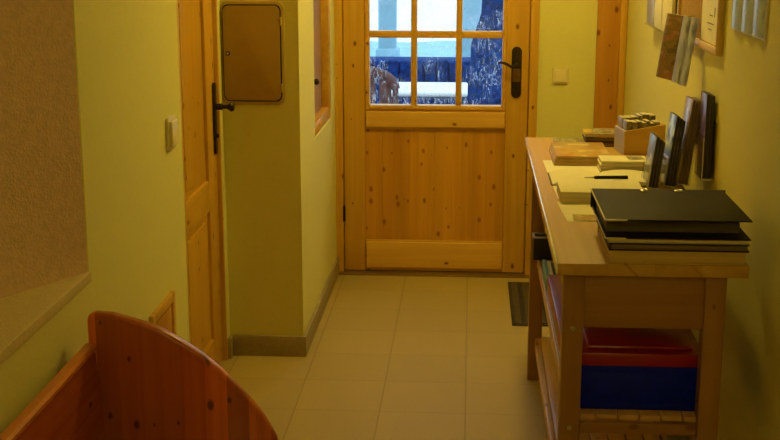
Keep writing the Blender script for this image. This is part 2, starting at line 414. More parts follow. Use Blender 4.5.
# ------------------------------------------------------------------ glazed door (door_1)
D = sthing('door_1', (-.17, YB, 0), 'knotty pine door with six visible panes at the end of the corridor')
DY = YB - .012
b = B()
bx(b, -.658, -.614, DY - .012, YB + .10, 0, 2.06, .006); bx(b, .277, .318, DY - .012, YB + .10, 0, 2.06, .006); bx(b, -.614, .277, DY - .012, YB + .10, 2.015, 2.06, .004)
obj('door_frame', b, 'pine_z', D)
b = B()
GX0, GX1, GZ0, GZ1 = -.487, .153, .84, 1.87
bx(b, -.610, -.507, DY, DY + .045, .012, 2.01, .004)
bx(b, .168, .273, DY, DY + .045, .012, 2.01, .004)
obj('stile', b, 'pine_z', D)
b = B(); bx(b, -.507, .168, DY, DY + .045, 1.89, 2.01, .003); bx(b, -.507, .168, DY + .003, DY + .045, .72, .822, .003); bx(b, -.507, .168, DY + .003, DY + .045, .012, .168, .003)
obj('rail', b, 'pine_x', D)
b = B(); prism(b, rrect(-.503, .165, .732, .808, .004, 3), 'Y', DY - .010, DY + .004, .003); obj('raised_rail', b, 'pine_light', D)
b = B(); prism(b, rrect(-.503, .165, .030, .160, .004, 3), 'Y', DY - .010, DY + .004, .003); obj('raised_rail', b, 'pine_light', D)
b = B()
n = 8; w = .675 / n
for k in range(n): bx(b, -.507 + k * w, -.507 + (k + 1) * w - .0003, DY + .012, DY + .035, .166, .722, .0008, 1)
bx(b, -.509, .17, DY + .03, DY + .042, .16, .725); obj('board_panel', b, 'pine_panel', D)
b = B(); ring_frame(b, -.66, .32, 0, 2.06, .075, DY + .06, DY + .1, .002); obj('rebate', b, 'pine_z', D)
b = B()
ring_frame(b, -.505, .168, .818, 1.892, .02, DY - .006, DY + .048, .004)
obj('glazing_bead', b, 'pine_light', D)
b = B()
for xc in (-.272, -.058): bx(b, xc - .0145, xc + .0145, DY - .003, DY + .045, .838, 1.872, .005)
obj('muntin', b, 'pine_z', D)
b = B()
for zc in (1.176, 1.512): bx(b, -.485, .148, DY - .001, DY + .043, zc - .0165, zc + .0165, .005)
obj('muntin', b, 'pine_light', D)
for i, (xa, xb) in enumerate(((-.486, -.285), (-.259, -.071), (-.045, .149))):
    for j, (za, zb) in enumerate(((.838, 1.162), (1.19, 1.498), (1.526, 1.872))):
        b = B(); bx(b, xa, xb, DY + .02, DY + .024, za, zb); obj('pane', b, 'glass', D)
# handle
b = B(); prism(b, rrect(.192, .240, .878, 1.122, .0235, 8), 'Y', DY - .008, DY + .001, .002); hp = obj('handle_plate', b, 'iron', D)
b = B(); prism(b, rrect(.197, .235, .955, 1.018, .006, 4), 'Y', DY - .0095, DY - .006, .001); obj('plate_inlay', b, 'bronze', hp)
b = B(); cyl(b, (.216, DY - .02, 1.036), .011, .03, 'Y')
tube(b, [(.216, DY - .032, 1.036), (.216, DY - .048, 1.036), (.205, DY - .056, 1.034), (.185, DY - .057, 1.034), (.165, DY - .057, 1.046), (.145, DY - .056, 1.052), (.128, DY - .055, 1.050)], [.009, .009, .0085, .0075, .007, .0065, .005])
obj('lever_handle', b, 'iron', D)
b = B(); cyl(b, (.216, DY - .009, .925), .006, .004, 'Y'); obj('keyhole', b, 'black', hp)
for z in (.27, 1.75):
    b = B(); cyl(b, (-.612, DY - .008, z + .03), .0065, .075, 'Z', 14); cyl(b, (-.612, DY - .008, z + .07), .004, .01, 'Z', 12); obj('hinge', b, 'iron', D)
b = B(); bx(b, -.64, .30, DY - .055, YB + .1, 0, .006, .001); bx(b, -.614, .277, DY - .02, DY, .006, .011); struct('trim_2', b, 'brass', label='brass threshold strip below the glazed door')
b = B(); bx(b, -.612, .275, DY + .004, DY + .04, .0062, .0125); obj('draught_strip', b, 'black', D)

# trim at the right of the back wall: frame of another doorway
D3 = sthing('door_3', (.655, YB - .012, 0), 'tall pine doorframe board in the far right corner')
b = B(); bx(b, .588, .694, YB - .022, YB, 0, 2.08, .004); obj('door_frame', b, 'jamb', D3)
b = B(); bx(b, .694, .727, YB - .032, YB, 0, 2.08, .006); obj('architrave', b, 'pine_z', D3)

# ------------------------------------------------------------------ left door (door_2), slightly recessed
D2 = sthing('door_2', (-.985, 4.3, 0), 'pine panelled door in the left wall')
LX = -.960
b = B()
bx(b, -1.03, XL + .0, 4.602, 4.622, 0, 2.02, .003); bx(b, -1.03, XL - .001, 3.978, 3.99, 0, 2.02, .002); bx(b, -1.03, XL - .001, 3.99, 4.602, 2.0, 2.022, .002)
obj('door_frame', b, 'pine_z', D2)
b = B(); bx(b, -1.02, LX, 3.992, 4.07, .01, 1.998, .003); bx(b, -1.02, LX, 4.45, 4.600, .01, 1.998, .003); obj('stile', b, 'pine_z', D2)
b = B(); bx(b, -1.02, LX, 4.07, 4.45, .64, .755, .004); bx(b, -1.02, LX, 4.07, 4.45, .01, .14, .004); bx(b, -1.02, LX, 4.07, 4.45, 1.88, 1.998, .004); obj('rail', b, 'pine_y', D2)
for za, zb in ((.14, .64), (.755, 1.88)):
    b = B(); bx(b, -1.017, LX - .012, 4.065, 4.455, za - .004, zb + .004)
    prism(b, [(4.10, za + .03), (4.42, za + .03), (4.42, zb - .03), (4.10, zb - .03)], 'X', LX - .012, LX - .005, .003)
    obj('panel', b, 'pine_z', D2)
b = B(); prism(b, rrect(4.548, 4.588, .835, 1.105, .018, 6), 'X', LX - .001, LX + .009, .002); hp = obj('handle_plate', b, 'iron', D2)
b = B(); cyl(b, (LX + .02, 4.568, 1.015), .012, .028, 'X')
tube(b, [(LX + .03, 4.568, 1.015), (LX + .052, 4.568, 1.015), (LX + .06, 4.568, 1.015), (LX + .068, 4.568, 1.015), (LX + .078, 4.568, 1.015)], [.008, .008, .014, .019, .014], 16)
obj('door_knob', b, 'iron', D2)
b = B(); cyl(b, (LX + .013, 4.568, .905), .008, .012, 'X'); obj('lock_cylinder', b, 'iron', hp)

# ------------------------------------------------------------------ interior window in the block
W = sthing('window_1', (-.68, 5.44, WZ0), 'pine framed brown glass window in the side of the wall block')
b = B()
bx(b, -.70, -.672, W0, W0 + .05, WZ0, WZ1, .003); bx(b, -.70, -.652, W1 - .05, W1, WZ0, WZ1, .004); bx(b, -.70, -.652, W0, W1 - .05, WZ1 - .05, WZ1, .003)
bx(b, -.70, -.655, W0, W1 - .05, WZ0, WZ0 + .055, .004)
obj('window_frame', b, 'pine_y', W)
b = B(); bx(b, -.697, -.688, W0 + .05, W1 - .05, WZ0 + .05, WZ1 - .05); obj('pane', b, 'frost', W)
b = B(); cyl(b, (-.660, W0 + .03, 1.04), .007, .028, 'X', 14); bmesh.ops.create_uvsphere(b, u_segments=16, v_segments=10, radius=.013, matrix=Matrix.Translation((-.645, W0 + .03, 1.04))); obj('window_knob', b, 'iron', W)

# ------------------------------------------------------------------ fuse cabinet on the block
FC = thing('fuse_cabinet', (-.83, 4.676, 1.01), 'brown metal fuse cabinet with rounded corners set in the wall block', 'cabinet')
b = B(); prism(b, rrect(-.9445, -.702, 1.008, 1.40, .032), 'Y', 4.668, 4.680, .002); obj('cabinet_frame', b, 'cabframe', FC)
b = B(); prism(b, rrect(-.938, -.714, 1.022, 1.388, .024), 'Y', 4.6655, 4.669, .001); obj('seal', b, 'black', FC)
b = B(); prism(b, rrect(-.934, -.719, 1.027, 1.383, .021), 'Y', 4.659, 4.666, .002); d = obj('cabinet_door', b, 'cab', FC)
b = B(); cyl(b, (-.917, 4.657, 1.205), .0085, .006, 'Y'); lk = obj('lock', b, 'iron', d)
b = B(); cyl(b, (-.917, 4.6535, 1.205), .0045, .003, 'Y'); obj('lock_pin', b, 'steel', d)
for z in (1.075, 1.325):
    b = B(); bx(b, -.718, -.711, 4.657, 4.668, z - .016, z + .016, .002); obj('hinge', b, 'cabframe', FC)

# ------------------------------------------------------------------ switches
def switch_x(name, x, y0, y1, z0, z1, label):
    t = thing(name, (x, (y0 + y1) / 2, z0), label, 'light switch')
    b = B(); prism(b, rrect(y0, y1, z0, z1, .012), 'X', x, x + .010, .003); obj('switch_plate', b, 'switch', t)
    b = B(); prism(b, rrect(y0 + .013, y1 - .013, z0 + .013, z1 - .013, .005), 'X', x + .009, x + .020, .003); obj('rocker', b, 'switch2', t)
switch_x('light_switch', XL, 3.765, 3.868, .985, 1.090, 'ivory light switch on the left wall beside the panelled door')
t = thing('light_switch', (.425, YB, .945), 'square ivory light switch on the back wall right of the glazed door', 'light switch')
b = B(); prism(b, rrect(.388, .463, .945, 1.022, .006), 'Y', YB - .010, YB, .003); obj('switch_plate', b, 'switch', t)
b = B(); prism(b, rrect(.398, .453, .955, 1.012, .003), 'Y', YB - .016, YB - .009, .002); obj('rocker', b, 'switch2', t)

# small framed access hatch low on the left wall
t = thing('access_hatch', (XL, 3.62, .27), 'small pine framed access hatch low on the left wall behind the bench', 'hatch')
b = B()
y0, y1, z0, z1 = 3.47, 3.752, .27, .54; w = .03
bx(b, XL, XL + .014, y0, y0 + w, z0, z1, .003); bx(b, XL, XL + .014, y1 - w, y1, z0, z1, .003); bx(b, XL, XL + .014, y0 + w, y1 - w, z0, z0 + w, .003); bx(b, XL, XL + .014, y0 + w, y1 - w, z1 - w, z1, .003)
obj('hatch_frame', b, 'pine_y', t)
b = B(); bx(b, XL, XL + .006, y0 + w, y1 - w, z0 + w, z1 - w); bx(b, XL + .005, XL + .010, y0 + w + .01, y1 - w - .01, z0 + w + .01, z1 - w - .01, .003); obj('hatch_door', b, 'jamb', t)

# ------------------------------------------------------------------ bench
BN = thing('wooden_bench', (-.68, 2.1, 0), 'red-brown stained pine bench with rounded end panels against the left wall', 'bench')
arc = [(-.905, .752), (-.901, .765), (-.886, .772), (-.846, .770), (-.80, .758), (-.762, .746), (-.728, .733), (-.681, .706), (-.634, .674), (-.587, .635), (-.54, .586), (-.512, .554), (-.486, .520), (-.456, .465), (-.436, .405), (-.425, .34), (-.42, .27), (-.43, .18), (-.455, .10), (-.47, .05), (-.47, 0), (-.54, 0), (-.56, .05), (-.62, .08), (-.78, .08), (-.83, .05), (-.84, 0), (-.905, 0)]
for yy in (2.77, 1.42):
    b = B(); prism(b, arc, 'Y', yy, yy + .03, .008); obj('end_panel', b, 'bench', BN)
b = B()
prism(b, [(-.895, .40), (-.868, .40), (-.888, .684), (-.909, .684)], 'Y', 1.452, 2.768)
obj('backrest', b, 'bench_y', BN)
b = B(); prism(b, [(-.913, .680), (-.885, .680), (-.884, .690), (-.889, .697), (-.909, .697), (-.914, .690)], 'Y', 1.452, 2.769); obj('top_rail', b, 'bench_edge', BN)
b = B(); bx(b, -.878, -.455, 1.452, 2.768, .425, .45, .006); obj('seat', b, 'bench_y', BN)
b = B(); bx(b, -.49, -.465, 1.452, 2.768, .28, .425, .004); obj('seat_apron', b, 'bench_y', BN)

# ------------------------------------------------------------------ side table
TZ = .890
T = thing('side_table', (.44, 3.75, 0), 'long birch side table with two shelves against the right wall', 'table')
b = B(); bx(b, .212, .660, 2.86, 4.70, .860, TZ, .003); obj('tabletop', b, 'beech_top', T)
M['band'] = plain('painted_edge_glint', (.88, .82, .85), .18, .6, coat=1.)  # pale colour paints in the daylight glint along the table edge
b = B(); bx(b, .2085, .2145, 2.861, 4.699, .862, .8905, .0028, 3); obj('edge_glint', b, 'band', T, 'pale strip painting the daylight glint on the table edge')
for x0 in (.230, .566):
    for y0 in (2.885, 4.46):
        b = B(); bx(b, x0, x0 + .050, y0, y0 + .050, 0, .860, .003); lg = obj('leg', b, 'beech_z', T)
        if y0 < 3 and x0 < .3:
            for z in (.735, .48):
                b2 = B(); cyl(b2, (x0 + .025, y0 - .001, z - .015), .006, .004, 'Y', 16); obj('bolt', b2, 'steel', lg)
for y0 in (2.893, 4.475):
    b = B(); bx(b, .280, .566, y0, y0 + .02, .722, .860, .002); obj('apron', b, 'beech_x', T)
for x0 in (.240, .596):
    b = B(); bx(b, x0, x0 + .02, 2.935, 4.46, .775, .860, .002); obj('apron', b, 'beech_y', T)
for z0, lab in ((.476, 'upper'), (.155, 'lower')):
    b = B()
    for k in range(6): bx(b, .2725 + k * .053, .3205 + k * .053, 2.912, 4.478, z0, z0 + .014, .002)
    obj('shelf', b, 'beech_y', T)
    for x0 in (.254, .590):
        b = B(); bx(b, x0, x0 + .018, 2.936, 4.459, z0 - .03, z0 + .014, .003); obj('shelf_rail', b, 'beech_y', T)
    for y0 in (2.892, 4.478):
        b = B(); bx(b, .281, .565, y0, y0 + .018, z0 - .028, z0 + .0, .003); obj('cross_bar', b, 'beech_x', T)

# things on the shelves
BX = thing('storage_box', (.42, 3.08, .49), 'blue plastic storage box with red lid on the near end of the upper shelf', 'box')
b = B(); prism(b, [(.286, .491), (.572, .491), (.582, .608), (.279, .608)], 'Y', 2.945, 3.24, .004)
bx(b, .30, .56, 2.942, 2.947, .51, .59, .002); obj('box_body', b, 'blue', BX)
b = B(); bx(b, .275, .587, 2.9385, 3.245, .606, .642, .007); bx(b, .300, .560, 2.965, 3.22, .642, .652, .005); obj('box_lid', b, 'red', BX)
BX = thing('folder_box', (.31, 3.6, .49), 'long red storage box with pale edge on the upper shelf, behind the front leg', 'box')
b = B(); bx(b, .259, .40, 3.27, 3.93, .4902, .565, .004); obj('box_body', b, 'red', BX)
b = B(); bx(b, .2565, .261, 3.27, 3.93, .496, .508, .001); obj('edge_strip', b, 'lilac', BX)
for k, (mt, lb) in enumerate((('teal', 'thin teal booklet standing on the upper shelf behind the red box'), ('paper2', 'thin white booklet standing next to the teal booklet on the upper shelf'), ('navy', 'thin dark booklet standing next to the white booklet on the upper shelf'))):
    b = B(); bx(b, .259 + k * .015, .272 + k * .015, 3.96, 4.22, .4902, .538 - .006 * k, .002); o = obj('booklet', b, mt); tag(o, lb, 'booklet')
BX = thing('storage_bin', (.33, 4.40, .49), 'small navy plastic bin at the far end of the upper shelf', 'bin')
b = B()
bx(b, .236, .44, 4.385, 4.389, .492, .574, .001); bx(b, .236, .44, 4.444, 4.448, .492, .574, .001); bx(b, .236, .240, 4.387, 4.446, .492, .574, .001); bx(b, .436, .44, 4.387, 4.446, .492, .574, .001); bx(b, .238, .438, 4.387, 4.446, .4905, .495)
obj('bin_body', b, 'navy', BX)
b = B(); bx(b, .233, .443, 4.381, 4.389, .572, .578, .001); bx(b, .233, .443, 4.444, 4.452, .572, .578, .001); bx(b, .233, .241, 4.389, 4.444, .572, .578, .001); bx(b, .435, .443, 4.389, 4.444, .572, .578, .001)
obj('bin_rim', b, 'lilac', BX)

# ------------------------------------------------------------------ things on the table top
# bottom to top: thick folder, dark catalogue, thin magazine, lever arch binder
t = thing('paper_folder', (.495, 3.03, TZ), 'thick tan edged folder at the bottom of the stack on the near table end', 'folder')
b = B(); bx(b, .340, .652, 2.872, 3.17, TZ + .002, TZ + .029, .001); obj('page_block', b, 'pg_tan', t)
b = B(); bx(b, .336, .655, 2.868, 3.175, TZ + .0, TZ + .0025, .0005); bx(b, .336, .655, 2.868, 3.175, TZ + .0285, TZ + .031, .0005); bx(b, .336, .655, 3.173, 3.176, TZ, TZ + .031, .001); obj('cover', b, 'pg_tan', t)
t = thing('catalogue', (.495, 3.03, TZ + .031), 'dark bound catalogue lying second from the bottom of the near stack', 'book')
z = TZ + .031
b = B(); bx(b, .338, .655, 2.872, 3.17, z + .002, z + .016, .001); obj('page_block', b, 'pg_dark', t)
b = B(); bx(b, .332, .659, 2.868, 3.178, z, z + .0025, .0005); bx(b, .332, .659, 2.868, 3.178, z + .0155, z + .018, .0005); bx(b, .332, .335, 2.868, 3.178, z, z + .018, .001); obj('cover', b, 'binder', t)
z = TZ + .049
t = thing('magazine', (.495, 3.03, z), 'thin pale magazine directly under the black ring binder', 'magazine')
b = B(); bx(b, .331, .658, 2.873, 3.185, z + .001, z + .011, .001); obj('page_block', b, 'pg', t)
b = B(); bx(b, .330, .660, 2.871, 3.186, z, z + .0015, .0004); bx(b, .330, .660, 2.871, 3.186, z + .0105, z + .012, .0004); obj('cover', b, 'lilac', t)
z = TZ + .061
t = thing('ring_binder', (.49, 3.03, z), 'black lever arch binder lying on top of the stack on the near table end', 'binder')
b = B(); bx(b, .322, .660, 2.862, 3.205, z, z + .003, .001); obj('cover', b, 'binder', t)
b = B(); bx(b, .318, .658, 2.850, 3.205, z + .047, z + .050, .001); obj('cover', b, 'binder', t)
b = B(); bx(b, .318, .664, 3.203, 3.207, z, z + .050, .001); obj('spine', b, 'binder', t)
b = B(); bx(b, .330, .645, 2.925, 3.17, z + .003, z + .028, .001); obj('page_block', b, 'binder_in', t)
b = B(); bx(b, .3165, .3195, 2.850, 3.205, z + .0465, z + .0505, .0005); bx(b, .3205, .3235, 2.862, 3.205, z - .000, z + .0035, .0005); bx(b, .318, .37, 2.8485, 2.851, z + .0465, z + .0505, .0005); bx(b, .322, .37, 2.8605, 2.863, z, z + .0035, .0005)
obj('edge_trim', b, 'edge_w', t)
for x in (.452, .540):
    b = B()
    pts = [(x + .009 * math.cos(a * math.pi / 8), 3.185 + .009 * math.sin(a * math.pi / 8), z + .0515) for a in range(17)]
    tube(b, pts, .002, 8); obj('rivet_ring', b, 'steel', t)

# sheets near binder
def sheet(name, cx, cy, w, d, z, rz, mat, label, cat, th=.0012):
    b = B(); bx(b, -w / 2, w / 2, -d / 2, d / 2, 0, th)
    for v in b.verts: v.co = Matrix.Rotation(rz, 3, 'Z') @ v.co + Vector((cx, cy, z))
    return tag(obj(name, b, mat), label, cat)
sheet('paper_sheet', .345, 3.42, .17, .25, TZ + .0002, rad(3), 'paper', 'cream sheet on the table between the thick pad and the black binder', 'paper')
M['brownpic'] = picture('brown_print', [(.22, .12, .05), (.42, .27, .12), (.3, .18, .08), (.6, .45, .25)], 30)
sheet('leaflet', .335, 3.335, .10, .075, TZ + .0016, rad(-2), 'brownpic', 'small brown printed leaflet peeking out left of the black binder', 'leaflet')
sheet('paper_sheet', .370, 3.90, .23, .62, TZ + .0002, rad(1), 'paper2', 'long white sheet lying under the open book and magazines', 'paper')
# thick notepad
t = thing('notepad', (.385, 3.57, TZ + .0016), 'thick cream pad in front of the open guest book', 'notepad')
b = B(); bx(b, .264, .505, 3.525, 3.70, TZ + .0016, TZ + .033, .001); obj('page_block', b, 'pg', t)
b = B(); bx(b, .2635, .5055, 3.5245, 3.7005, TZ + .0328, TZ + .0342, .0004); obj('top_sheet', b, 'paper', t)
# open guest book with wavy pages
t = thing('guest_book', (.41, 3.92, TZ + .0016), 'open cream guest book with a pen lying across it', 'book')
b = B(); nx = 24; y0, y1 = 3.78, 3.972
top = []; 
for i in range(nx + 1):
    u = i / nx; x = .257 + u * .32
    zz = TZ + .0045 + .013 * (math.sin(math.pi * (u * 2 % 1.0)) ** .55 if 0 < u < 1 and abs(u - .5) > .001 else 0)
    top.append((x, zz))
prism(b, [(.577, TZ + .003), (.257, TZ + .003)] + top, 'Y', y0, y1); obj('page_block', b, 'paper', t)
b = B(); bx(b, .252, .582, y0 - .005, y1 + .005, TZ + .0016, TZ + .0035, .0005); obj('cover', b, 'pg_dark', t)
t = thing('pen', (.47, 3.80, TZ + .02), 'black ballpoint pen lying on the open guest book', 'pen')
pz = TZ + .0225
b = B(); tube(b, [(.385, 3.806, pz), (.39, 3.806, pz), (.49, 3.818, pz)], [.003, .0055, .0055], 12); obj('pen_barrel', b, 'black', t)
b = B(); tube(b, [(.355, 3.8025, pz), (.386, 3.806, pz)], [.0012, .003], 10); obj('pen_tip', b, 'steel', t)
# magazine pile, orange-brown, each a thing
M['orangemag'] = picture('orange_cover', [(.50, .22, .05), (.58, .34, .10), (.48, .32, .12), (.75, .55, .28)], 14)
M['whitemag'] = picture('white_cover', [(.72, .68, .5), (.45, .40, .28), (.8, .75, .6), (.3, .25, .18)], 35)
M['darkmag'] = picture('dark_cover', [(.06, .05, .035), (.5, .45, .3), (.12, .10, .06), (.62, .55, .4)], 25, seed=2.)
M['yelmag'] = picture('yellow_cover', [(.65, .40, .04), (.7, .45, .06), (.25, .22, .10)], 12, seed=5.)
names = ['lowest', 'second from the bottom', 'topmost']
z = TZ + .0016
for k in range(3):
    mg = thing('magazine', (.37, 4.27, z), 'orange brown magazine in the flat pile behind the guest book, ' + names[k], 'magazine', 'orange brown magazines behind the guest book')
    dx = .004 * k
    b = B(); bx(b, .282 + dx, .462 + dx, 4.112 + dx, 4.40 + dx * .6, z + .0008, z + .009, .0008); obj('page_block', b, 'pg_tan', mg)
    b = B(); bx(b, .281 + dx, .463 + dx, 4.110 + dx, 4.402 + dx * .6, z + .0088, z + .0102, .0004); bx(b, .281 + dx, .463 + dx, 4.110 + dx, 4.402 + dx * .6, z, z + .0010, .0003); cv = obj('cover', b, 'orangemag', mg)
    if k == 2:
        b = B()
        for q in range(9): bx(b, .345 + q * .0085, .351 + q * .0085, 4.352, 4.368, z + .0102, z + .0106)
        obj('title_letters', b, 'paper', cv)
    z += .0102
# cream leaflet pack
z = TZ
for k in range(4):
    lf = thing('leaflet_pack', (.50, 4.08, z), 'cream leaflet bundle in front of the wooden box, ' + ['lowest', 'second from the bottom', 'third from the bottom', 'topmost'][k], 'leaflets', 'cream leaflet bundles in front of the wooden box')
    d = .003 * (k % 2)
    if k == 0: z = TZ
    b = B(); bx(b, .423 + d, .572 + d, 3.985, 4.09, z + .0002, z + .0095, .001); obj('page_block', b, 'pg', lf)
    b = B(); bx(b, .422 + d, .573 + d, 3.984, 4.091, z + .0092, z + .0104, .0003); obj('cover', b, 'paper', lf)
    z += .0104
sheet('leaflet', .54, 4.045, .05, .05, z + .0001, rad(5), 'darkmag', 'small dark card on top of the cream leaflet bundles', 'leaflet')
# dark brochure flat and book stack at the far end
b = B(); bx(b, .312, .425, 4.47, 4.66, TZ + .0002, TZ + .007, .001)
tag(obj('brochure', b, picture('spotted_dark_cover', [(.05, .04, .03), (.14, .11, .06), (.6, .52, .32), (.1, .08, .05)], 45, seed=2.)), 'dark and cream brochure lying flat at the far left table corner', 'brochure')
specs = [(.424, .535, 4.50, 4.64, .018, 'pg_dark', 'binder', 'dark booklet at the bottom of the far stack'),
         (.420, .532, 4.505, 4.645, .016, 'pg_dark', 'binder', 'dark booklet in the middle of the far stack'),
         (.418, .452, 4.51, 4.63, .012, 'pg', 'yelmag', 'small yellow booklet on top of the far stack'),
         (.453, .540, 4.50, 4.64, .013, 'pg_tan', 'darkmag', 'brown booklet on top of the far stack beside the yellow booklet')]
z = TZ
for k, (x0, x1, y0, y1, h, pm, cm, lb) in enumerate(specs):
    if k == 1: z = TZ + .018
    if k >= 2: z = TZ + .034
    t = thing('booklet', ((x0 + x1) / 2, (y0 + y1) / 2, z), lb, 'booklet')
    b = B(); bx(b, x0 + .001, x1 - .001, y0 + .001, y1 - .001, z + .001, z + h - .001); obj('page_block', b, pm, t)
    b = B(); bx(b, x0, x1, y0, y1, z, z + .0013, .0003); bx(b, x0, x1, y0, y1, z + h - .0013, z + h, .0003); obj('cover', b, cm, t)

# wooden card box with a sloping top edge, its low end towards the corridor
CB = thing('card_box', (.61, 4.395, TZ), 'open birch wood box holding upright leaflets', 'box')
M['boxwood'] = wood('box_birch', (.74, .50, .14), (.60, .38, .09), 'X', rough=.45, knots=.1, off=12.3)
bx0, bx1, by0, by1 = .539, .684, 4.328, 4.462
def skew(bm):
    bmesh.ops.rotate(bm, verts=bm.verts, cent=Vector((bx0, by0, TZ)), matrix=Matrix.Rotation(rad(9), 3, 'Z')); return bm
for ya in (by0, by1 - .007):
    b = B(); prism(b, [(bx0, TZ), (bx1, TZ), (bx1, TZ + .108), (bx0, TZ + .085)], 'Y', ya, ya + .007, .001); obj('side_panel', skew(b), 'boxwood', CB)
b = B(); prism(b, [(bx0, by0 + .007), (bx0 + .007, by0 + .007), (bx0 + .007, by1 - .007), (bx0, by1 - .007)], 'Z', TZ, TZ + .085); obj('end_panel', skew(b), 'lilac', CB, 'pale lilac end panel')
b = B(); bx(b, bx1 - .007, bx1, by0 + .007, by1 - .007, TZ, TZ + .108, .001); obj('end_panel', skew(b), 'boxwood', CB)
b = B(); bx(b, bx0 + .007, bx1 - .007, by0 + .007, by1 - .007, TZ, TZ + .005); obj('bottom', skew(b), 'boxwood', CB)
cardm = [picture('leaflet_print_%d' % i, c, 60, seed=i * 3.) for i, c in enumerate([[(.16, .12, .08), (.34, .27, .16), (.08, .06, .04)], [(.34, .27, .16), (.2, .16, .1), (.45, .38, .26)], [(.10, .07, .05), (.2, .13, .07), (.3, .25, .17)]])]
k = 0
for row, (ya, yb, lift, place) in enumerate(((4.338, 4.390, 0., 'in the front row of the wooden box'), (4.396, 4.450, .014, 'in the rear row of the wooden box'))):
    x = bx0 + .009
    while x < bx1 - .027:
        w_ = random.choice([.014, .018, .022]); hh = TZ + .108 + lift + .10 * (x - bx0) * .2 + .010 * random.random()
        b = B(); bx(b, x, x + w_, ya, yb, TZ + .0055, hh, .0006)
        b.normal_update()
        for f_ in b.faces: f_.material_index = 1 if f_.normal.z > .5 else 0
        o = obj('leaflet', skew(b), None, mats=[cardm[k % 3], plain('leaflet_top_edge', (.58, .52, .34), .8, .2, noise=.3, nscale=90) if 'leaflet_top_edge' not in bpy.data.materials else bpy.data.materials['leaflet_top_edge']])
        tag(o, 'upright leaflet bundle ' + place, 'leaflet', 'leaflets ' + place)
        x += w_ + .0015; k += 1

# ------------------------------------------------------------------ brochure holders along the wall
def standing(cx, cy, w, h, th, z, rz, lean, mats, name, label, group=None, cover='-X'):
    """brochure standing; cover faces -X before turning; leans back towards +X"""
    b = B(); bx(b, 0, th, -w / 2, w / 2, 0, h, .0006)
    b.normal_update()
    for f in b.faces: f.material_index = 0 if f.normal.x < -.7 else 1
    mt = Matrix.Translation((cx, cy, z)) @ Matrix.Rotation(rz, 4, 'Z') @ Matrix.Rotation(lean, 4, 'Y')
    for v in b.verts: v.co = mt @ v.co
    o = obj(name, b, None, mats=mats); return tag(o, label, 'brochure', group)
M['bluemag'] = picture('blue_cover_painted_sheen', [(.05, .10, .6), (.18, .34, 1.), (.7, .85, 1.), (.05, .10, .4)], 9, seed=1.)  # blue print, its pale blotches also paint in daylight reflected off the covers
M['greymag'] = picture('grey_blue_cover', [(.22, .3, .8), (.14, .18, .5), (.6, .68, 1.), (.45, .48, .35)], 11, seed=3.)
M['brownmag'] = picture('brown_cover', [(.30, .20, .10), (.44, .32, .18), (.2, .13, .07)], 22, seed=4.)
M['greybrown'] = picture('printed_grey_cover', [(.24, .18, .13), (.38, .30, .22), (.16, .12, .10), (.5, .42, .3)], 30, seed=6.)
M['purplemag'] = picture('purple_cover', [(.10, .07, .35), (.24, .17, .75), (.05, .04, .10)], 9, seed=8.)
M['spinedark'] = pages('dark_leaflet_edges', (.07, .06, .06), 'X', 300, .4)
M['spinebrown'] = pages('brown_leaflet_edges', (.30, .21, .12), 'X', 300, .4)
def holder(cx, cy, w, h, dep, z, rz, lean, name, label, wall=False):
    t = thing(name, (cx, cy, z), label, 'brochure holder')
    mt = Matrix.Translation((cx, cy, z)) @ Matrix.Rotation(rz, 4, 'Z') @ Matrix.Rotation(lean, 4, 'Y')
    def p(bm, nm, mat):
        for v in bm.verts: v.co = mt @ v.co
        return obj(nm, bm, mat, t)
    b = B(); bx(b, dep + .001, dep + .004, -w / 2, w / 2, 0, h); p(b, 'back_plate', 'acrylic')
    b = B(); bx(b, -.008, -.005, -w / 2, w / 2, 0, h * .75); p(b, 'front_lip', 'acrylic')
    b = B(); bx(b, -.008, dep + .004, -w / 2, w / 2, -.003, 0); p(b, 'base', 'acrylic')
    b = B(); tube(b, [(-.008, -w / 2, 0), (-.008, -w / 2, h * .75)], .0012, 8); tube(b, [(-.008, -w / 2, 0), (dep + .003, -w / 2, 0)], .0014, 8); p(b, 'edge', 'edge_w')  # pale bars paint in the highlights along the acrylic edges
# (x, y, brochure height, thickness total, cover)
HS = [(.545, 3.80, .155, 'greymag', 'spinedark', 'grey blue brochure', 'front-left'),
      (.600, 3.83, .215, 'bluemag', 'spinedark', 'tall blue brochure', 'second'),
      (.645, 3.86, .262, 'brownmag', 'spinebrown', 'tall brown brochure', 'third')]
hn = ['clear holder with grey blue brochures nearest the corridor', 'clear holder with tall blue brochures', 'clear holder with brown brochures nearest the wall on the table']
for i, (x, y, h, cm, em, lb, _) in enumerate(HS):
    rz_, ln = rad(3), rad(7)
    dep = .028
    holder(x, y, .105, .10 + .02 * i, dep, TZ + .0045, rz_, ln, 'brochure_holder', hn[i])
    mt = Matrix.Translation((x, y, TZ + .0045)) @ Matrix.Rotation(rz_, 4, 'Z') @ Matrix.Rotation(ln, 4, 'Y')
    for k in range(3):
        q = mt @ Vector((-.003 + k * .0098, 0, .0004))
        standing(q.x, q.y, .10, h - .006 * k, .0092, q.z, rz_, ln, [cm, em], 'brochure', ['front', 'middle', 'rearmost'][k] + ' ' + lb + ' in the clear holder on the table', )
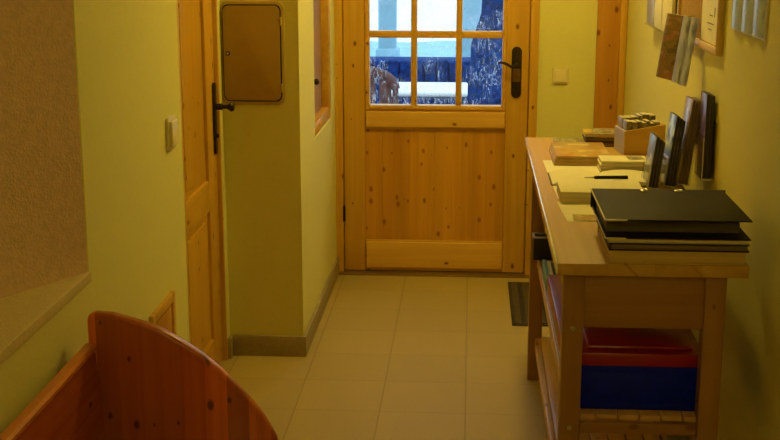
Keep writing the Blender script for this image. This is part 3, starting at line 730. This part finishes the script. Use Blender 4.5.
# fourth pocket mounted on the wall above the table, fifth is the purple one
holder(.690, 3.99, .11, .14, .026, 1.0, 0, rad(4), 'brochure_holder', 'clear wall pocket with grey brown printed leaflets above the table')
for k in range(2):
    standing(.690 + k * .012, 3.99, .10, .135, .0115, 1.001, 0, rad(4), ['greybrown', 'spinebrown'], 'brochure', ['front', 'rear'][k] + ' grey brown printed leaflet bundle in the wall pocket')
holder(.6975, 3.74, .13, .17, .026, .935, 0, rad(0), 'brochure_holder', 'clear wall pocket with tall purple topped brochures')
for k in range(2):
    standing(.6965 + k * .012, 3.75, .10, .25 - .004 * k, .0115, .9356, 0, 0, ['purplemag', 'spinedark'], 'brochure', ['front', 'rear'][k] + ' tall purple topped brochure in the wall pocket above the binder')

# ------------------------------------------------------------------ wall: framed cork board with notice
CK = thing('cork_board', (.72, 4.3, 1.30), 'wood framed cork notice board on the right wall', 'notice board')
FX = .708
b = B(); bx(b, FX + .010, XR - .0005, 3.68, 4.385, 1.31, 1.90); obj('cork_panel', b, 'cork', CK)
b = B()
bx(b, FX, XR, 3.672, 3.684, 1.302, 1.92, .001); bx(b, FX, XR, 4.375, 4.398, 1.302, 1.92, .002)
bx(b, FX, XR, 3.684, 4.375, 1.302, 1.324, .002); bx(b, FX, XR, 3.684, 4.375, 1.898, 1.92, .002)
obj('board_frame', b, wood('pale_frame_wood', (.78, .56, .22), (.66, .44, .14), 'Y', rough=.45, knots=.05, off=14.1), CK)
b = B(); bx(b, FX + .0085, FX + .0098, 3.686, 3.97, 1.327, 1.66)
b.normal_update()
nt_ = thing('paper_notice', (FX + .009, 3.80, 1.326), 'cream printed notice pinned at the near end of the cork board', 'notice')
obj('sheet', b, 'paper2', nt_)
random.seed(3)
for zz, ya, yb in ((1.366, 3.80, 3.85), (1.384, 3.77, 3.87), (1.408, 3.79, 3.84), (1.466, 3.77, 3.86), (1.484, 3.75, 3.87)):
    b = B(); y = ya; up = 0
    prev = None
    while y < yb:
        l = .005 + .007 * random.random(); bx(b, FX + .0078, FX + .0086, y, min(yb, y + l), zz + up * .0010, zz + .0022 + up * .0010); y += l - .0002; up = 1 - up
    obj('text_line', b, 'ink', nt_)
b = B(); bx(b, FX + .0078, FX + .0086, 3.757, 3.764, 1.408, 1.436); obj('emblem', b, 'ink', nt_)

# leaflets hanging off the board
def hanging(x0, x1, y, z0, z1, bow, mat, label, tilt, sh=.0):
    b = B(); n = 12; vs = []
    pts = []
    for i in range(n + 1):
        u = i / n; pts.append((x0 + (x1 - x0) * u, y - bow * math.sin(math.pi * u) + tilt * u))
    back = [(px, py + .0022) for px, py in pts][::-1]
    prism(b, pts + back, 'Z', z0, z1)
    for v in b.verts: v.co.x += -(z1 - v.co.z) * sh; v.co.z += -(v.co.x - x0) * .13
    return tag(obj('leaflet', b, mat), label, 'leaflet', None)
M['landscape'] = picture('autumn_landscape_print', [(.10, .07, .04), (.24, .16, .05), (.17, .11, .05), (.34, .13, .05), (.30, .25, .2)], 9, (1.6, 1.6, 4.), seed=2.5)
M['stripe'] = picture('pale_blue_stripe_print', [(.25, .16, .35), (.34, .37, 1.), (.6, .66, 1.), (.18, .18, .6)], 14, (1, 1, .35), seed=1.4)
hanging(.630, .690, 4.10, 1.19, 1.398, .004, 'landscape', 'large autumn landscape leaflet hanging off the cork board, leftmost of the hanging three', -.10, .13)
hanging(.668, .693, 4.015, 1.183, 1.395, .010, 'stripe', 'pale blue folded leaflet hanging between the landscape leaflet and the notice', -.03, .13)
hanging(.686, .707, 3.99, 1.178, 1.393, .010, 'stripe', 'pale blue folded leaflet hanging nearest the cork board notice', -.03, .13)
b = B(); tube(b, [(.709, 4.04, 1.394), (.68, 4.03, 1.392), (.64, 4.085, 1.396)], .0018, 8); tube(b, [(.709, 4.04, 1.394), (.69, 3.99, 1.388)], .0018, 8)
tag(obj('wire_hook', b, 'steel'), 'thin wire hook on the cork board carrying the hanging leaflets', 'hook')

# magazines hanging at the far end of the right wall
M['lavender'] = picture('lavender_cover', [(.22, .22, .55), (.4, .42, .85), (.6, .62, .9)], 8, (1, 1, .4), seed=2.)
PK = thing('wall_pocket', (.715, 4.73, 1.294), 'clear wall pocket with three magazines beyond the cork board', 'brochure holder')
b = B(); bx(b, .722, .7275, 4.405, 5.06, 1.298, 1.62); obj('back_plate', b, 'acrylic', PK)
b = B(); bx(b, .690, .722, 4.405, 5.06, 1.294, 1.298); obj('base', b, 'acrylic', PK)
for k, (y0, y1, mt, lb, z0) in enumerate(((4.86, 5.04, 'lavender', 'lavender edged magazine in the wall pocket, farthest from the cork board', 1.2985), (4.66, 4.84, 'paper2', 'white magazine in the middle of the wall pocket', 1.2985), (4.42, 4.64, 'paper', 'cream magazine in the wall pocket next to the cork board', 1.2985))):
    b = B(); bx(b, .693, .708, y0, y1, z0, 1.56, .006); tag(obj('magazine', b, mt), lb, 'magazine')

# pale blue pocket sheet nearest the camera
M['paleblue'] = picture('pale_blue_print', [(.36, .46, .75), (.46, .58, .85), (.40, .52, .85)], 20, (1, 1, .5), seed=1.)
PS = thing('leaflet_strip', (.722, 3.35, 1.385), 'pale blue three-panel leaflet hanging on the right wall nearest the camera', 'leaflet')
for k in range(3):
    y0 = 3.145 + k * .133
    b = B(); n = 10
    pts = [(XR - .006 - .012 * math.sin(math.pi * i / n), y0 + .128 * i / n) for i in range(n + 1)]
    pts += [(px + .002, py) for px, py in pts[::-1]]
    prism(b, pts, 'Z', 1.397, 1.66); obj('leaflet_panel', b, 'paleblue', PS)
b = B(); bx(b, XR - .0060, XR, 3.143, 3.541, 1.393, 1.665)
obj('backing', b, 'edge_w', PS)

# ------------------------------------------------------------------ mat on the floor
MT = thing('door_mat', (.42, 5.45, 0), 'dark ribbed rubber mat on the floor behind the table', 'mat')
b = B(); bx(b, .193, .66, 5.12, 5.79, .0, .006, .002); obj('mat_base', b, 'rubber', MT)
b = B()
for k in range(9): bx(b, .205 + k * .051, .236 + k * .051, 5.135, 5.775, .006, .010, .0015)
ribs = obj('ribs', b, plain('brown_rib_pile', (.10, .075, .035), .9, .1, noise=.3, nscale=150), MT)

# ------------------------------------------------------------------ outside, seen through the panes
M['snow'] = plain('snow', (.88, .90, .92), .7, .2, noise=.03, nscale=4)
M['bluewall'] = plain('dark_blue_hedge', (.002, .040, .17), .8, .1, noise=.6, nscale=30, bump=.6, bscale=40)
M['ice'] = plain('blue_ice_render', (.31, .53, .62), .7, .2, noise=.12, nscale=6)
M['dkwood'] = plain('dark_chair_wood', (.11, .055, .06), .5, .3, noise=.4, nscale=30)
M['slush'] = plain('blue_grey_slush', (.03, .09, .20), .6, .3, noise=.6, nscale=12)
b = B(); bx(b, -8, 8, YB + .2, 13.2, -.12, -.02); struct('floor_terrace', b, 'slush', label='blue grey slush on the terrace outside')
b = B(); bx(b, -6, .35, 10.5, 10.9, -.02, .58, .02)
for k in range(60):
    x = -5.9 + k * .104; bx(b, x, x + .09, 10.47, 10.5, 0, .575 + .02 * random.random(), .01, 1)
tag(obj('garden_fence', b, 'bluewall'), 'low dark blue board fence outside beyond the snowy table', 'fence')
b = B()
nx_, ny_ = 40, 16
g = [[b.verts.new((-6 + 12 * i / nx_, 10.9 + 2.4 * j / ny_, .50 + .012 * math.sin(i * 1.7) * math.sin(j * .9) + .006 * random.random())) for j in range(ny_ + 1)] for i in range(nx_ + 1)]
for i in range(nx_):
    for j in range(ny_): b.faces.new((g[i][j], g[i + 1][j], g[i + 1][j + 1], g[i][j + 1]))
r = bmesh.ops.extrude_face_region(b, geom=b.faces[:]); 
for v in [e for e in r['geom'] if isinstance(e, bmesh.types.BMVert)]: v.co.z = -.1
bmesh.ops.recalc_face_normals(b, faces=b.faces)
tag(obj('snow_bank', b, 'ice'), 'pale blue icy bank outside behind the dark fence', 'snow bank')
b = B(); bx(b, -40, 40, 13.3, 90, -1.4, -1.2); struct('ground_field', b, 'snow', label='bright white snow field outside')
# post
b = B(); bx(b, -.837, -.675, 11.2, 11.35, .517, 3.2, .02); bx(b, -.86, -.65, 11.17, 11.38, .517, .62, .02)
tag(obj('porch_post', b, 'ice'), 'pale blue icy post outside behind the left panes', 'post')
# tree trunk, right
b = B()
pts = [(.20, 9.6, -.02), (.17, 9.6, .4), (.16, 9.6, .8), (.20, 9.6, 1.3), (.24, 9.6, 1.9), (.22, 9.6, 2.8)]
tube(b, pts, [.24, .19, .155, .13, .125, .11], 20)
for v in b.verts: v.co += Vector((random.uniform(-.012, .012), random.uniform(-.012, .012), 0))
tag(obj('tree_trunk', b, 'bluewall'), 'dark tree trunk outside behind the right panes', 'tree')
b = B(); tube(b, [(.02, 11.3, .53), (.0, 11.3, .8), (.03, 11.3, 1.2), (.02, 11.3, 3.2)], [.15, .13, .12, .11], 16)
tag(obj('tree_trunk', b, 'ice'), 'slim icy pale blue trunk outside left of the dark trunk', 'tree')
# table with snow
TT = thing('garden_table', (-.37, 8.3, -.02), 'garden table under a thick white layer of snow outside', 'table')
b = B(); bx(b, -.59, -.03, 8.16, 8.68, .57, .588, .005); obj('tabletop', b, 'slush', TT)
b = B(); bx(b, -.60, -.02, 8.14, 8.69, .588, .622, .014, 4); obj('snow_layer', b, 'snow', TT)
for x in (-.58, -.08):
    for y in (8.18, 8.61):
        b = B(); bx(b, x, x + .04, y, y + .04, -.02, .57, .003); obj('leg', b, 'slush', TT)
# chair with rounded back
CH = thing('garden_chair', (-.68, 7.5, -.02), 'dark garden chair with curved backrest outside left of the snowy table', 'chair')
b = B()
pts = []
for i in range(15):
    a = math.pi * i / 14; pts.append((-.68 + .215 * math.cos(a), 7.66, .70 + .115 * math.sin(a)))
tube(b, pts, .03, 10)
for x in (-.895, -.465): tube(b, [(x, 7.66, .70), (x, 7.66, -.02)], .019, 10)
obj('back_frame', b, 'dkwood', CH)
for k in range(4):
    b = B(); bx(b, -.865 + k * .1, -.79 + k * .1, 7.652, 7.668, .42, (.76, .80, .80, .76)[k], .003); obj('slat', b, 'dkwood', CH)
b = B(); bx(b, -.90, -.46, 7.26, 7.66, .40, .43, .01); obj('seat', b, 'dkwood', CH)
b = B(); bx(b, -.89, -.60, 7.28, 7.64, .43, .60, .05, 4); obj('snow_layer', b, 'snow', CH)
for x in (-.88, -.48):
    b = B(); tube(b, [(x, 7.28, .40), (x, 7.28, -.02)], .019, 10); obj('leg', b, 'dkwood', CH)

# ------------------------------------------------------------------ ceiling lamp and added fill lamp
def lamp(x, y, power, r, colour, label):
    t = thing('ceiling_or_fill_lamp', (x, y, ZC), label, 'lamp')
    b = B(); cyl(b, (x, y, ZC - .012), r + .02, .024, 'Z', 40); obj('lamp_base', b, 'brass', t)
    b = B(); bmesh.ops.create_uvsphere(b, u_segments=32, v_segments=16, radius=1)
    for v in b.verts: v.co = Vector((x + v.co.x * r, y + v.co.y * r, ZC - .03 + v.co.z * r * .75 if v.co.z < 0 else ZC - .024))
    obj('lamp_shade', b, emit('warm_lamp_glass', colour, power), t)
lamp(.22, 4.66, 156, .10, (1., .735, .165), 'warm round ceiling lamp over the far half of the corridor')
lamp(-.1, -.5, 85, .10, (1., .77, .19), 'added warm fill lamp, out of view over the near end of the corridor')  # unseen fill, added to brighten faces turned towards the camera

# ------------------------------------------------------------------ world
w = bpy.data.worlds.new('winter_sky'); S.world = w; w.use_nodes = True
nt = w.node_tree; bg = nt.nodes['Background']
tc = nt.nodes.new('ShaderNodeTexCoord'); sp = nt.nodes.new('ShaderNodeSeparateXYZ'); nt.links.new(tc.outputs['Generated'], sp.inputs[0])
cr = nt.nodes.new('ShaderNodeValToRGB'); mr = nt.nodes.new('ShaderNodeMapRange'); mr.inputs['From Min'].default_value = -.3; mr.inputs['From Max'].default_value = .8
nt.links.new(sp.outputs['Z'], mr.inputs['Value']); nt.links.new(mr.outputs[0], cr.inputs['Fac'])
cr.color_ramp.elements[0].color = (.82, .95, 1, 1); cr.color_ramp.elements[1].color = (.50, .76, 1, 1)
nt.links.new(cr.outputs['Color'], bg.inputs['Color']); bg.inputs['Strength'].default_value = 2.2

# ------------------------------------------------------------------ camera
f = 1241.; p = math.atan(290 / f); a = math.atan(83 * math.cos(p) / f)
cam = bpy.data.cameras.new('camera'); co = bpy.data.objects.new('camera', cam); COL.objects.link(co)
cam.sensor_width = 36; cam.sensor_fit = 'HORIZONTAL'; cam.lens = 36 * f / 780; cam.clip_start = .05; cam.clip_end = 200
co.location = (0, 0, 1.659); co.rotation_euler = (math.pi / 2 - p, 0, a)
S.camera = co
vs = S.view_settings; vs.view_transform = 'Standard'; vs.look = 'None'; vs.gamma = 1; vs.use_curve_mapping = False; vs.exposure = 0.
